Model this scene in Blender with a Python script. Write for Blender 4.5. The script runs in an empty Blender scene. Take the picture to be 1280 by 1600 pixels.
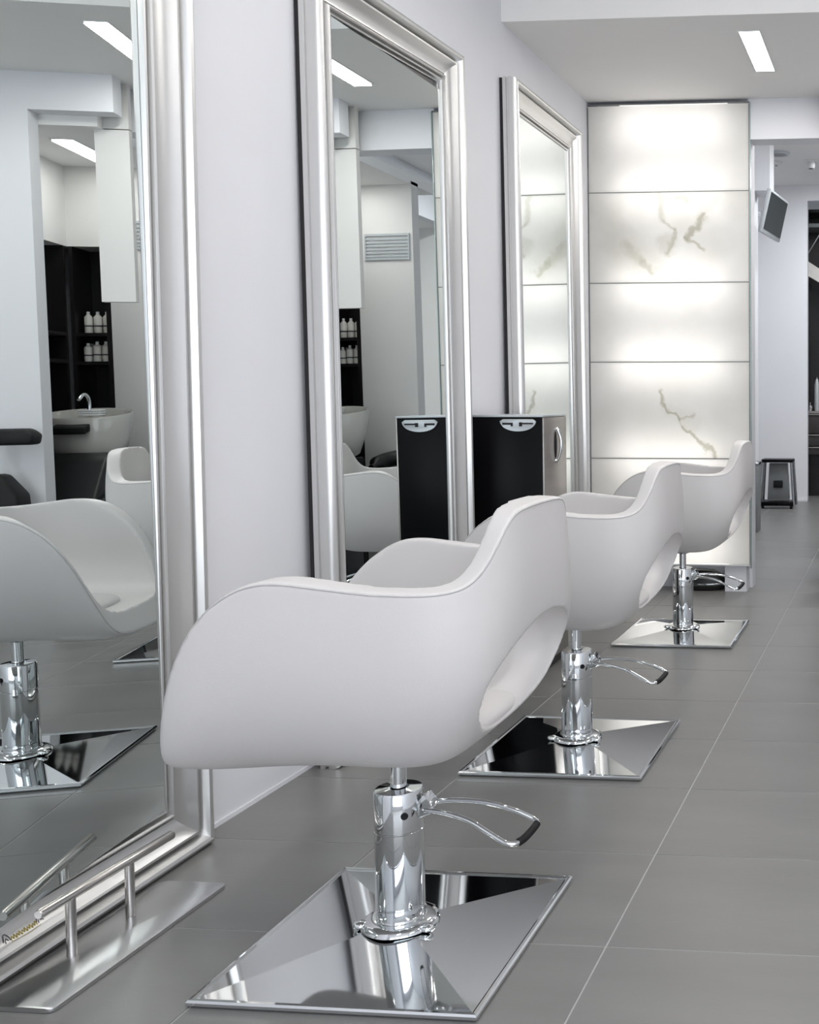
import bpy, bmesh, math, random
from mathutils import Vector, Matrix
from mathutils.bvhtree import BVHTree
random.seed(7)
S = bpy.context.scene
COL = S.collection

# ------------------------------------------------------------------ camera
cam_d = bpy.data.cameras.new('camera')
cam = bpy.data.objects.new('camera', cam_d)
COL.objects.link(cam)
cam_d.sensor_width = 36.0
cam_d.lens = 36.0 * 1630.0 / 1600.0
cam_d.shift_x = -(1271.43 - 640.0) / 1600.0
cam_d.shift_y = (691.17 - 800.0) / 1600.0
cam_d.clip_start = 0.02
cam.location = (0, 0, 1.10)
cam.rotation_euler = (math.radians(90 - 2.5), 0, math.radians(4.75))
S.camera = cam

# ------------------------------------------------------------------ world, lights, exposure
w = bpy.data.worlds.new('world'); S.world = w
w.use_nodes = True
w.node_tree.nodes['Background'].inputs[0].default_value = (0.80, 0.90, 1.0, 1)
w.node_tree.nodes['Background'].inputs[1].default_value = 0.6
S.view_settings.view_transform = 'Standard'
S.view_settings.look = 'None'
S.view_settings.gamma = 1.0
S.view_settings.use_curve_mapping = False
S.view_settings.exposure = -0.05


def area(name, loc, rot, sx, sy, power, color=(1, 1, 1), spread=180):
    l = bpy.data.lights.new(name, 'AREA')
    l.shape = 'RECTANGLE'; l.size = sx; l.size_y = sy
    l.energy = power; l.color = color; l.spread = math.radians(spread)
    o = bpy.data.objects.new(name, l); COL.objects.link(o)
    o.location = loc; o.rotation_euler = rot
    return o


R90 = math.radians(90)
D = math.radians
# daylight entering through the shop window behind the camera (y = -2.4)
area('window_daylight', (0.9, -2.36, 1.45), (R90, 0, 0), 3.8, 2.3, 98, (0.90, 0.94, 1.0))
# recessed ceiling lights of the front room, (their lamps stand in the ceiling below)
FRONT_LIGHTS = [(-0.55, 0.6), (-0.55, 2.9), (1.5, 0.6), (1.5, 2.9)]
LOW_LIGHTS = [(-0.68, 4.99), (0.9, 4.99)]
FAR_LIGHTS = [(-0.2, 7.4), (-0.2, 9.7)]

# ------------------------------------------------------------------ materials
M = {}


def mat(name, color, rough=0.5, metal=0.0, noise=0.0, nscale=8.0, bump=0.0, bscale=120.0, spec=0.5,
        stretch=None, coat=0.0, rnoise=0.0):
    m = bpy.data.materials.new(name); m.use_nodes = True
    nt = m.node_tree; n = nt.nodes; L = nt.links
    b = n['Principled BSDF']
    b.inputs['Base Color'].default_value = (*color, 1)
    b.inputs['Roughness'].default_value = rough
    b.inputs['Metallic'].default_value = metal
    b.inputs['Specular IOR Level'].default_value = spec
    b.inputs['Coat Weight'].default_value = coat
    tc = n.new('ShaderNodeTexCoord'); mp = n.new('ShaderNodeMapping')
    L.new(tc.outputs['Object'], mp.inputs[0])
    if stretch: mp.inputs['Scale'].default_value = stretch
    nz = n.new('ShaderNodeTexNoise'); nz.inputs['Scale'].default_value = nscale
    nz.inputs['Detail'].default_value = 5
    L.new(mp.outputs[0], nz.inputs['Vector'])
    cr = n.new('ShaderNodeValToRGB')
    cr.color_ramp.elements[0].position = 0.3; cr.color_ramp.elements[1].position = 0.7
    cr.color_ramp.elements[0].color = (*[max(0, c * (1 - noise)) for c in color], 1)
    cr.color_ramp.elements[1].color = (*[min(1, c * (1 + noise)) for c in color], 1)
    L.new(nz.outputs[0], cr.inputs[0]); L.new(cr.outputs[0], b.inputs['Base Color'])
    if rnoise:
        mr = n.new('ShaderNodeMapRange')
        mr.inputs['To Min'].default_value = max(0.0, rough - rnoise); mr.inputs['To Max'].default_value = rough + rnoise
        L.new(nz.outputs[0], mr.inputs[0]); L.new(mr.outputs[0], b.inputs['Roughness'])
    if bump:
        n2 = n.new('ShaderNodeTexNoise'); n2.inputs['Scale'].default_value = bscale; n2.inputs['Detail'].default_value = 3
        L.new(mp.outputs[0], n2.inputs['Vector'])
        bp = n.new('ShaderNodeBump'); bp.inputs['Strength'].default_value = bump; bp.inputs['Distance'].default_value = 0.002
        L.new(n2.outputs[0], bp.inputs['Height']); L.new(bp.outputs[0], b.inputs['Normal'])
    M[name] = m
    return m


def emit(name, color, s):
    m = bpy.data.materials.new(name); m.use_nodes = True
    b = m.node_tree.nodes['Principled BSDF']
    b.inputs['Base Color'].default_value = (*color, 1)
    b.inputs['Emission Color'].default_value = (*color, 1)
    b.inputs['Emission Strength'].default_value = s
    M[name] = m


mat('paint', (0.775, 0.78, 0.815), 0.65, noise=0.012, nscale=3, bump=0.08, bscale=220)
mat('paint_warm', (0.74, 0.73, 0.715), 0.65, noise=0.012, nscale=3, bump=0.08, bscale=220)
mat('ceiling_paint', (0.86, 0.85, 0.84), 0.7, noise=0.012, nscale=2, bump=0.06, bscale=220)
mat('tile', (0.20, 0.198, 0.194), 0.36, noise=0.10, nscale=2.2, bump=0.10, bscale=40, stretch=(0.6, 3.0, 1), rnoise=0.07, spec=0.55)
mat('grout', (0.42, 0.42, 0.41), 0.8, noise=0.1, nscale=40)
mat('leather', (0.645, 0.625, 0.622), 0.42, noise=0.012, nscale=5, bump=0.10, bscale=420)
mat('thread', (0.50, 0.49, 0.49), 0.6, noise=0.05, nscale=60)
mat('chrome', (0.70, 0.72, 0.73), 0.045, 1.0, noise=0.015, nscale=5)
mat('dark_chrome', (0.30, 0.31, 0.32), 0.12, 1.0, noise=0.03, nscale=6)
mat('steel', (0.60, 0.605, 0.61), 0.30, 1.0, noise=0.03, nscale=60, stretch=(14, 1, 1))
mat('brushed_bar', (0.56, 0.54, 0.52), 0.28, 1.0, noise=0.06, nscale=9, stretch=(14, 1, 14))
mat('silver_leaf', (0.70, 0.695, 0.685), 0.33, 0.95, noise=0.012, nscale=2)
mat('mirror_glass', (0.78, 0.83, 0.825), 0.0, 1.0, noise=0.002, nscale=1)
mat('mirror_edge', (0.30, 0.40, 0.37), 0.15, 0.3, noise=0.05, nscale=6)
mat('black_rubber', (0.010, 0.010, 0.011), 0.5, noise=0.1, nscale=20, spec=0.25)
mat('black_lacquer', (0.004, 0.004, 0.005), 0.3, noise=0.1, nscale=5, spec=0.08)
mat('bronze_metal', (0.36, 0.335, 0.315), 0.34, 0.8, noise=0.06, nscale=5, stretch=(1, 1, 9))
mat('black_leather', (0.007, 0.007, 0.008), 0.42, noise=0.1, nscale=8, bump=0.1, bscale=260)
mat('black_wood', (0.008, 0.007, 0.008), 0.35, noise=0.15, nscale=6, stretch=(1, 1, 8))
mat('brown_drawer', (0.06, 0.053, 0.05), 0.4, noise=0.1, nscale=6, stretch=(8, 1, 1))
mat('ceramic', (0.50, 0.49, 0.46), 0.18, noise=0.01, nscale=4, coat=0.3)
mat('carton_white', (0.72, 0.70, 0.66), 0.55, noise=0.05, nscale=14)
mat('carton_cream', (0.60, 0.55, 0.44), 0.55, noise=0.06, nscale=14)
mat('carton_brown', (0.20, 0.13, 0.11), 0.55, noise=0.1, nscale=14)
mat('grey_panel', (0.20, 0.21, 0.215), 0.4, noise=0.05, nscale=8)
mat('screen', (0.035, 0.042, 0.042), 0.12, noise=0.05, nscale=3)
mat('silver_plastic', (0.50, 0.53, 0.55), 0.35, 0.3, noise=0.02, nscale=9)
mat('white_plastic', (0.76, 0.77, 0.77), 0.35, noise=0.01, nscale=9)
mat('gold_ink', (0.48, 0.36, 0.06), 0.4, 0.4, noise=0.1, nscale=90)
mat('dark_ink', (0.05, 0.05, 0.06), 0.5, noise=0.1, nscale=90)
mat('glass_edge', (0.34, 0.42, 0.41), 0.12, noise=0.03, nscale=9)
mat('shadow_gap', (0.03, 0.03, 0.03), 0.6, noise=0.1, nscale=9)
emit('lamp_diffuser', (1.0, 0.98, 0.95), 14.0)


def seg_dist(nt, px, pz, a, b):
    """nodes: distance in the x/z plane from (px,pz) to the segment a-b"""
    n, L = nt.nodes, nt.links

    def mth(op, x, y=None, clamp=False):
        k = n.new('ShaderNodeMath'); k.operation = op; k.use_clamp = clamp
        for i, v in enumerate((x, y)):
            if v is None: continue
            if isinstance(v, (int, float)): k.inputs[i].default_value = v
            else: L.new(v, k.inputs[i])
        return k.outputs[0]
    dx, dz = b[0] - a[0], b[1] - a[1]; l2 = dx * dx + dz * dz
    rx = mth('SUBTRACT', px, a[0]); rz = mth('SUBTRACT', pz, a[1])
    t = mth('DIVIDE', mth('ADD', mth('MULTIPLY', rx, dx), mth('MULTIPLY', rz, dz)), l2, True)
    ex = mth('SUBTRACT', rx, mth('MULTIPLY', t, dx)); ez = mth('SUBTRACT', rz, mth('MULTIPLY', t, dz))
    return mth('SQRT', mth('ADD', mth('MULTIPLY', ex, ex), mth('MULTIPLY', ez, ez)))


def onyx(name, veins, cloud=0.0, seed=0.0):
    """thin translucent stone; veins = list of (a, b, width, depth) in the panel's x/z plane"""
    m = bpy.data.materials.new(name); m.use_nodes = True
    nt = m.node_tree; n = nt.nodes; L = nt.links
    n.remove(n['Principled BSDF'])
    out = n['Material Output']
    tc = n.new('ShaderNodeTexCoord')
    nz = n.new('ShaderNodeTexNoise'); nz.inputs['Scale'].default_value = 9; nz.inputs['Detail'].default_value = 8
    nz.noise_dimensions = '4D'; nz.inputs['W'].default_value = seed
    L.new(tc.outputs['Object'], nz.inputs['Vector'])
    mix = n.new('ShaderNodeMixRGB'); mix.blend_type = 'LINEAR_LIGHT'; mix.inputs[0].default_value = 0.085
    L.new(tc.outputs['Object'], mix.inputs[1]); L.new(nz.outputs['Color'], mix.inputs[2])
    sp = n.new('ShaderNodeSeparateXYZ'); L.new(mix.outputs[0], sp.inputs[0])
    cur = None
    base = n.new('ShaderNodeValToRGB')
    n2 = n.new('ShaderNodeTexNoise'); n2.inputs['Scale'].default_value = 2.6; n2.inputs['Detail'].default_value = 4
    n2.noise_dimensions = '4D'; n2.inputs['W'].default_value = seed + 4
    L.new(tc.outputs['Object'], n2.inputs['Vector']); L.new(n2.outputs[0], base.inputs[0])
    base.color_ramp.elements[0].position = 0.35; base.color_ramp.elements[1].position = 0.62
    d = 1 - cloud
    base.color_ramp.elements[0].color = (0.85 * d, 0.84 * d, 0.81 * d, 1)
    base.color_ramp.elements[1].color = (0.90, 0.89, 0.875, 1)
    cur = base.outputs[0]
    for a, b, wd, dep in veins:
        ds = seg_dist(nt, sp.outputs[0], sp.outputs[2], a, b)
        mr = n.new('ShaderNodeMapRange'); mr.interpolation_type = 'SMOOTHSTEP'
        mr.inputs['From Min'].default_value = wd * 0.15; mr.inputs['From Max'].default_value = wd * 1.4
        mr.inputs['To Min'].default_value = dep; mr.inputs['To Max'].default_value = 0
        L.new(ds, mr.inputs[0])
        mx = n.new('ShaderNodeMixRGB'); L.new(mr.outputs[0], mx.inputs[0]); L.new(cur, mx.inputs[1])
        mx.inputs[2].default_value = (0.48, 0.465, 0.39, 1)
        cur = mx.outputs[0]
    tr = n.new('ShaderNodeBsdfTranslucent'); L.new(cur, tr.inputs[0])
    pr = n.new('ShaderNodeBsdfPrincipled'); pr.inputs['Roughness'].default_value = 0.25
    L.new(cur, pr.inputs['Base Color'])
    ms = n.new('ShaderNodeMixShader'); ms.inputs[0].default_value = 0.45
    L.new(tr.outputs[0], ms.inputs[1]); L.new(pr.outputs[0], ms.inputs[2]); L.new(ms.outputs[0], out.inputs[0])
    M[name] = m


# ------------------------------------------------------------------ helpers
def tag(o, label=None, cat=None, group=None, kind=None):
    if label: o['label'] = label
    if cat: o['category'] = cat
    if group: o['group'] = group
    if kind: o['kind'] = kind
    return o


def empty(name, loc=(0, 0, 0), rz=0.0):
    o = bpy.data.objects.new(name, None); COL.objects.link(o)
    o.empty_display_size = 0.05
    o.location = loc; o.rotation_euler = (0, 0, rz)
    return o


def link(name, me, m, parent=None, smooth=None):
    if isinstance(me, bmesh.types.BMesh):
        bm = me; me = bpy.data.meshes.new(name)
        bmesh.ops.recalc_face_normals(bm, faces=bm.faces[:])
        bm.to_mesh(me); bm.free()
    o = bpy.data.objects.new(name, me); COL.objects.link(o)
    if not me.materials: me.materials.append(M[m] if isinstance(m, str) else m)
    if smooth is not None:
        me.shade_smooth()
        if smooth < 179: me.set_sharp_from_angle(angle=math.radians(smooth))
    if parent: o.parent = parent
    return o


def box(bm, x0, x1, y0, y1, z0, z1, bev=0.0, seg=2):
    r = bmesh.ops.create_cube(bm, size=1.0)
    vs = r['verts']
    for v in vs:
        v.co = Vector(((x0 + x1) / 2 + v.co.x * (x1 - x0), (y0 + y1) / 2 + v.co.y * (y1 - y0), (z0 + z1) / 2 + v.co.z * (z1 - z0)))
    if bev:
        es = list({e for v in vs for e in v.link_edges})
        bmesh.ops.bevel(bm, geom=es, offset=bev, segments=seg, affect='EDGES', profile=0.5)
    return bm


def nbox(name, m, b, parent=None, bev=0.0, seg=2):
    bm = bmesh.new(); box(bm, *b, bev=bev, seg=seg)
    return link(name, bm, m, parent, 40 if bev else None)


def struct(name, m, b, bev=0.0):
    return tag(nbox(name, m, b, bev=bev), kind='structure')


def ring_tube(bm, pts, r, n=10, closed=False, cap=True):
    """sweep a circle along points; r is a number or a list"""
    P = [Vector(p) for p in pts]; N = len(P)
    rr = r if isinstance(r, (list, tuple)) else [r] * N
    T = []
    for i in range(N):
        if closed: t = P[(i + 1) % N] - P[i - 1]
        else: t = P[min(i + 1, N - 1)] - P[max(i - 1, 0)]
        T.append(t.normalized())
    up = Vector((0, 0, 1)) if abs(T[0].z) < 0.9 else Vector((1, 0, 0))
    nrm = (up - T[0] * up.dot(T[0])).normalized()
    rings = []
    for i in range(N):
        nrm = (nrm - T[i] * nrm.dot(T[i])).normalized()
        b = T[i].cross(nrm)
        rings.append([bm.verts.new(P[i] + (nrm * math.cos(a) + b * math.sin(a)) * rr[i])
                      for a in [2 * math.pi * k / n for k in range(n)]])
    for i in range(N if closed else N - 1):
        A, B = rings[i], rings[(i + 1) % N]
        for k in range(n):
            bm.faces.new((A[k], A[(k + 1) % n], B[(k + 1) % n], B[k]))
    if cap and not closed:
        bm.faces.new(rings[0]); bm.faces.new(rings[-1][::-1])
    return bm


def lathe(bm, prof, n=48, c=(0, 0, 0), scallop=None):
    """prof: list of (r, z); closed at the axis where r == 0"""
    rows = []
    for j, (r, z) in enumerate(prof):
        if r < 1e-6:
            rows.append([bm.verts.new((c[0], c[1], c[2] + z))])
        else:
            row = []
            for k in range(n):
                a = 2 * math.pi * k / n
                q = r * (1 + (scallop[j] * math.cos(scallop[-1] * a) if scallop else 0))
                row.append(bm.verts.new((c[0] + q * math.cos(a), c[1] + q * math.sin(a), c[2] + z)))
            rows.append(row)
    for A, B in zip(rows, rows[1:]):
        for k in range(n):
            k2 = (k + 1) % n
            if len(A) == 1 and len(B) == 1: continue
            if len(A) == 1: bm.faces.new((A[0], B[k], B[k2]))
            elif len(B) == 1: bm.faces.new((A[k], A[k2], B[0]))
            else: bm.faces.new((A[k], A[k2], B[k2], B[k]))
    return bm


def smooth_pts(pts, n=8):
    """Catmull-Rom through the points"""
    P = [Vector(p) for p in pts]; out = []
    for i in range(len(P) - 1):
        p0 = P[max(i - 1, 0)]; p1 = P[i]; p2 = P[i + 1]; p3 = P[min(i + 2, len(P) - 1)]
        for k in range(n):
            t = k / n
            out.append(0.5 * ((2 * p1) + (p2 - p0) * t + (2 * p0 - 5 * p1 + 4 * p2 - p3) * t * t + (3 * p1 - p0 - 3 * p2 + p3) * t ** 3))
    out.append(P[-1])
    return out


def extrude_poly(bm, pts, axis, a0, a1, bev=0.0):
    """polygon given in the two other axes, extruded along axis from a0 to a1"""
    def mk(p, a):
        return {'x': (a, p[0], p[1]), 'y': (p[0], a, p[1]), 'z': (p[0], p[1], a)}[axis]
    A = [bm.verts.new(mk(p, a0)) for p in pts]; B = [bm.verts.new(mk(p, a1)) for p in pts]
    n = len(pts)
    fs = [bm.faces.new(A), bm.faces.new(B[::-1])]
    for i in range(n): fs.append(bm.faces.new((A[i], B[i], B[(i + 1) % n], A[(i + 1) % n])))
    if bev:
        es = list({e for f in fs for e in f.edges})
        bmesh.ops.bevel(bm, geom=es, offset=bev, segments=2, affect='EDGES', profile=0.5)
    return bm


def copy_tree(o, parent=None):
    c = o.copy(); COL.objects.link(c); c.parent = parent
    for ch in list(o.children): copy_tree(ch, c)
    return c


# ------------------------------------------------------------------ the setting
WL = -1.742                      # left wall plane
# floor: grout bed + tiles
fl = struct('floor', 'grout', (-2.4, 3.2, -2.6, 13.2, -0.05, -0.0015))
TX, TY, G = 0.690, 0.4215, 0.0035
tbm = bmesh.new()
box(tbm, G / 2, TX - G / 2, G / 2, TY - G / 2, -0.012, 0.0, bev=0.001, seg=1)
tile_me = None
for i in range(-2, 5):
    for j in range(-7, 31):
        x0 = -0.584 + TX * (i - 0); y0 = 2.002 + TY * (j - 0)
        if x0 > 2.5 or x0 < -2.0 or y0 > 12.6: continue
        if tile_me is None:
            o = link('floor_tile', tbm, 'tile', fl); tile_me = o.data
        else:
            o = bpy.data.objects.new('floor_tile', tile_me); COL.objects.link(o); o.parent = fl
        o.location = (x0, y0, 0)

struct('wall_left', 'paint', (WL - 0.12, WL, -2.6, 5.95, 0, 3.2))
struct('baseboard_left', 'paint', (WL, WL + 0.004, -2.5, 5.74, 0, 0.012))
struct('wall_right', 'paint', (3.0, 3.12, -2.6, 13.2, 0, 3.4))
# front wall with the shop window behind the camera
struct('wall_front', 'paint', (WL, -1.1, -2.52, -2.40, 0, 3.1))
struct('wall_front', 'paint', (2.9, 3.0, -2.52, -2.40, 0, 3.1))
struct('wall_front', 'paint', (-1.1, 2.9, -2.52, -2.40, 2.65, 3.1))
struct('wall_front', 'paint', (-1.1, 2.9, -2.52, -2.40, 0, 0.25))
win = tag(empty('window_1', (0.9, -2.45, 0.25)), kind='structure')
for x in (-2.0, -0.67, 0.67, 1.96):
    nbox('window_frame', 'silver_plastic', (x, x + 0.05, -0.03, 0.03, 0, 2.4), win)
nbox('window_frame', 'silver_plastic', (-2.0, 2.0, -0.03, 0.03, 0, 0.05), win)
nbox('window_frame', 'silver_plastic', (-2.0, 2.0, -0.03, 0.03, 2.35, 2.4), win)
# ceilings: higher front room, beam face, lower bay, header, high far room
ZC = 2.735
struct('ceiling', 'ceiling_paint', (WL - 0.12, 3.1, -2.6, 4.5, 3.10, 3.20))
struct('ceiling', 'ceiling_paint', (WL - 0.12, 3.1, 4.5, 5.76, ZC, 3.20))
struct('ceiling', 'ceiling_paint', (WL - 0.6, 3.1, 5.76, 13.2, 3.30, 3.40))
struct('trim_1', 'paint', (-0.84, 1.0, 5.76, 5.90, 2.515, 3.32))
struct('trim_2', 'paint', (1.0, 3.0, 5.70, 5.90, 2.515, 3.32))
# wall that carries the backlit stone and ends the left bay
struct('wall_bay', 'paint', (-2.4, -0.845, 5.93, 6.05, 0, 3.32))
# far room
struct('wall_far', 'paint', (-2.4, -0.972, 10.92, 11.04, 0, 3.30))
struct('baseboard_far', 'paint', (-2.0, -0.972, 10.905, 10.92, 0, 0.02))
struct('wall_far_left', 'paint', (-2.4, -2.28, 6.05, 10.92, 0, 3.30))
struct('wall_pier', 'paint', (-2.4, -1.215, 8.62, 8.90, 0, 3.30))
struct('trim_9', 'paint', (-1.215, -1.078, 8.62, 8.90, 2.80, 3.30))
struct('wall_end', 'paint_warm', (-2.4, 3.0, 12.9, 13.0, 0, 3.30))
struct('wall_far_lintel', 'paint', (-0.972, 1.0, 10.92, 11.04, 3.14, 3.30))
# right side of the far room with a wide opening into a side room
struct('wall_side', 'paint', (1.0, 1.1, 10.35, 13.0, 0, 3.30))
struct('wall_side_lintel', 'paint', (1.0, 1.1, 6.6, 10.35, 2.86, 3.30))
struct('wall_side_room', 'paint_warm', (1.1, 3.0, 10.35, 10.45, 0, 3.0))
struct('ceiling', 'ceiling_paint', (1.1, 3.0, 5.9, 10.35, 2.86, 2.95))
# wash corner, seen in the mirrors only
struct('wall_column', 'paint', (-0.045, 0.45, 5.50, 5.60, 0, 2.55))
struct('trim_3', 'paint', (-0.425, 3.0, 5.50, 5.60, 2.55, ZC))
struct('wall_wash', 'paint_warm', (-0.31, 0.06, 6.60, 6.70, 0, 2.52))
struct('wall_wash_back', 'paint', (0.06, 0.62, 6.86, 6.96, 0, 2.52))
struct('wall_wash_side', 'paint', (0.51, 0.61, 5.60, 6.86, 0, 2.52))
struct('trim_4', 'paint_warm', (0.06, 0.28, 6.60, 6.86, 2.03, 2.50))
struct('trim_5', 'paint_warm', (0.28, 0.51, 5.60, 6.86, 2.03, 2.50))
struct('ceiling', 'ceiling_paint', (-0.31, 0.62, 5.60, 6.96, 2.50, 2.56))
struct('trim_7', 'paint_warm', (-0.43, -0.27, 5.66, 5.70, 1.62, 2.50))
struct('trim_8', 'paint_warm', (-0.43, -0.27, 5.66, 5.70, 2.506, ZC + 0.2))

# ------------------------------------------------------------------ ceiling lights
def ceiling_light(x, y, z, lx, ly, label, power, color=(1, 0.97, 0.93)):
    t = empty('ceiling_light', (x, y, z))
    tag(t, label, 'ceiling light', 'recessed linear ceiling lights')
    bm = bmesh.new()
    for s in (-1, 1):
        box(bm, s * (lx / 2 + 0.004) - 0.004, s * (lx / 2 + 0.004) + 0.004, -ly / 2 - 0.008, ly / 2 + 0.008, -0.004, 0.002)
        box(bm, -lx / 2, lx / 2, s * (ly / 2 + 0.004) - 0.004, s * (ly / 2 + 0.004) + 0.004, -0.004, 0.002)
    link('frame', bm, 'white_plastic', t)
    nbox('diffuser', 'lamp_diffuser', (-lx / 2, lx / 2, -ly / 2, ly / 2, -0.002, 0.002), t)
    a = area('ceiling_lamp', (x, y, z - 0.012), (0, 0, 0), lx, ly, power, color)
    return t


ceiling_light(-0.68, 4.985, ZC, 0.092, 0.57, 'bright rectangular recessed light in the lowered ceiling near the stone wall', 9)
ceiling_light(0.9, 4.985, ZC, 0.092, 0.57, 'recessed ceiling light further right, above the wash corner', 9)
for x, y in FRONT_LIGHTS:
    ceiling_light(x, y, 3.10, 0.16, 1.1, 'long recessed light in the higher front ceiling, %s side, %s the shop window' % ('mirror' if x < 0 else 'far', 'near' if y < 1 else 'away from'), 10)
for x, y in FAR_LIGHTS:
    ceiling_light(x, y, 3.30, 0.2, 0.8, 'recessed light in the far room ceiling, %s' % ('just behind the header' if y < 8 else 'near the far wall'), 38, (0.95, 0.98, 1.0))
ceiling_light(-0.02, 6.15, 2.50, 0.10, 0.5, 'added fill light in the low ceiling over the wash chair', 2.2)  # added lamp, there only to brighten the dim wash corner
ceiling_light(2.0, 8.4, 2.86, 0.2, 0.8, 'recessed light in the side room ceiling', 12)

# ------------------------------------------------------------------ styling chair
HT = [(0, .897), (14, .896), (22, .893), (26.5, .885), (30, .866), (34, .835), (38, .800), (42, .776), (47, .764), (54, .760), (64, .761), (75, .765),
      (90, .773), (103, .780), (111, .778), (117, .768), (123, .744), (128, .714), (132, .676), (136, .622), (140, .557), (143, .500), (146, .458), (149.5, .430),
      (155, .414), (165, .406), (180, .402)]


def hrim(deg):
    d = abs((deg + 180) % 360 - 180)
    for (a, b), (c, e) in zip(HT, HT[1:]):
        if d <= c:
            t = (d - a) / (c - a); return b + (e - b) * t
    return HT[-1][1]


def hsm(deg):
    return sum(hrim(deg + k) for k in (-3, -1.5, 0, 1.5, 3)) / 5


def sst(a, b, x):
    t = max(0, min(1, (x - a) / (b - a))); return t * t * (3 - 2 * t)


def rplan(deg, a=0.305, b=0.288, n=4.0):
    if a > 0.3 and math.cos(math.radians(deg)) < 0: a, n = 0.362, 5.0
    c, s = abs(math.cos(math.radians(deg))), abs(math.sin(math.radians(deg)))
    return ((c / a) ** n + (s / b) ** n) ** (-1 / n)


ZB, ZI, TH = 0.392, 0.462, 0.050


def outer_pt(deg, th, n=3.2):
    d = abs((deg + 180) % 360 - 180)
    R, H = rplan(deg), hsm(deg)
    st, ct = max(0, math.sin(th)), max(0, math.cos(th))
    r = R * st ** (2 / n)
    t = 1 - ct ** (2 / n)
    z = ZB + (H - ZB) * t
    back = 1 - sst(20, 75, d)
    r *= 1 + 0.055 * back * math.sin(math.pi * min(1, t * 1.0)) * sst(0.05, 0.5, t)
    return Vector((r * math.cos(math.radians(deg)), r * math.sin(math.radians(deg)), z))


def inner_pt(deg, th, n=3.2):
    d = abs((deg + 180) % 360 - 180)
    fr = sst(120, 152, d)
    R = rplan(deg) - TH * (1 - 0.25 * fr)
    H = hsm(deg) + 0.004 + 0.062 * fr
    st, ct = max(0, math.sin(th)), max(0, math.cos(th))
    r = R * st ** (2 / n)
    t = 1 - ct ** (2 / n)
    return Vector((r * math.cos(math.radians(deg)), r * math.sin(math.radians(deg)), ZI + (H - ZI) * t))


def make_shell():
    NP, NS = 180, 34
    vs = [(0, 0, ZB)]; fs = []
    rows = []
    for i in range(1, NS + 1):
        th = (math.pi / 2) * (i / NS) ** 1.25
        rows.append([outer_pt(360 * k / NP, th) for k in range(NP)])
    for i in range(NS, 0, -1):
        th = (math.pi / 2) * (i / NS) ** 1.25
        rows.append([inner_pt(360 * k / NP, th) for k in range(NP)])
    for r in rows: vs += [tuple(p) for p in r]
    last = len(vs); vs.append((0, 0, ZI))
    ix = lambda i, k: 1 + i * NP + k % NP
    for k in range(NP): fs.append((0, ix(0, k + 1), ix(0, k)))
    for i in range(len(rows) - 1):
        for k in range(NP): fs.append((ix(i, k), ix(i, k + 1), ix(i + 1, k + 1), ix(i + 1, k)))
    for k in range(NP): fs.append((ix(len(rows) - 1, k), ix(len(rows) - 1, k + 1), last))
    me = bpy.data.meshes.new('shell_raw'); me.from_pydata(vs, [], fs)
    bm = bmesh.new(); bm.from_mesh(me); bmesh.ops.recalc_face_normals(bm, faces=bm.faces[:]); bm.to_mesh(me); bm.free()
    o = bpy.data.objects.new('shell_raw', me); COL.objects.link(o)
    # oval opening through the lower back
    cb = bmesh.new()
    N = 72; A = []; B = []
    tilt = math.radians(12)
    for k in range(N):
        a = 2 * math.pi * k / N
        y = 0.205 * math.cos(a); zz = 0.116 * math.sin(a)
        A.append(cb.verts.new((0.10, y, 0.558 + zz + 0.20 * math.tan(tilt))))
        B.append(cb.verts.new((0.50, y * 1.06, 0.558 + zz * 1.06 - 0.20 * math.tan(tilt))))
    cb.faces.new(A); cb.faces.new(B[::-1])
    for k in range(N): cb.faces.new((A[k], B[k], B[(k + 1) % N], A[(k + 1) % N]))
    bmesh.ops.recalc_face_normals(cb, faces=cb.faces[:])
    cme = bpy.data.meshes.new('cut'); cb.to_mesh(cme); cb.free()
    co = bpy.data.objects.new('cut', cme); COL.objects.link(co)
    md = o.modifiers.new('b', 'BOOLEAN'); md.object = co; md.operation = 'DIFFERENCE'; md.solver = 'EXACT'
    md = o.modifiers.new('r', 'REMESH'); md.mode = 'VOXEL'; md.voxel_size = 0.0040
    md = o.modifiers.new('s', 'SMOOTH'); md.factor = 0.5; md.iterations = 12
    dg = bpy.context.evaluated_depsgraph_get()
    res = bpy.data.meshes.new_from_object(o.evaluated_get(dg))
    bpy.data.objects.remove(o); bpy.data.objects.remove(co)
    res.name = 'shell'; res.materials.clear()
    return res


shell_me = make_shell()
bvh = BVHTree.FromPolygons([v.co.copy() for v in shell_me.vertices], [tuple(p.vertices) for p in shell_me.polygons])


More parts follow.
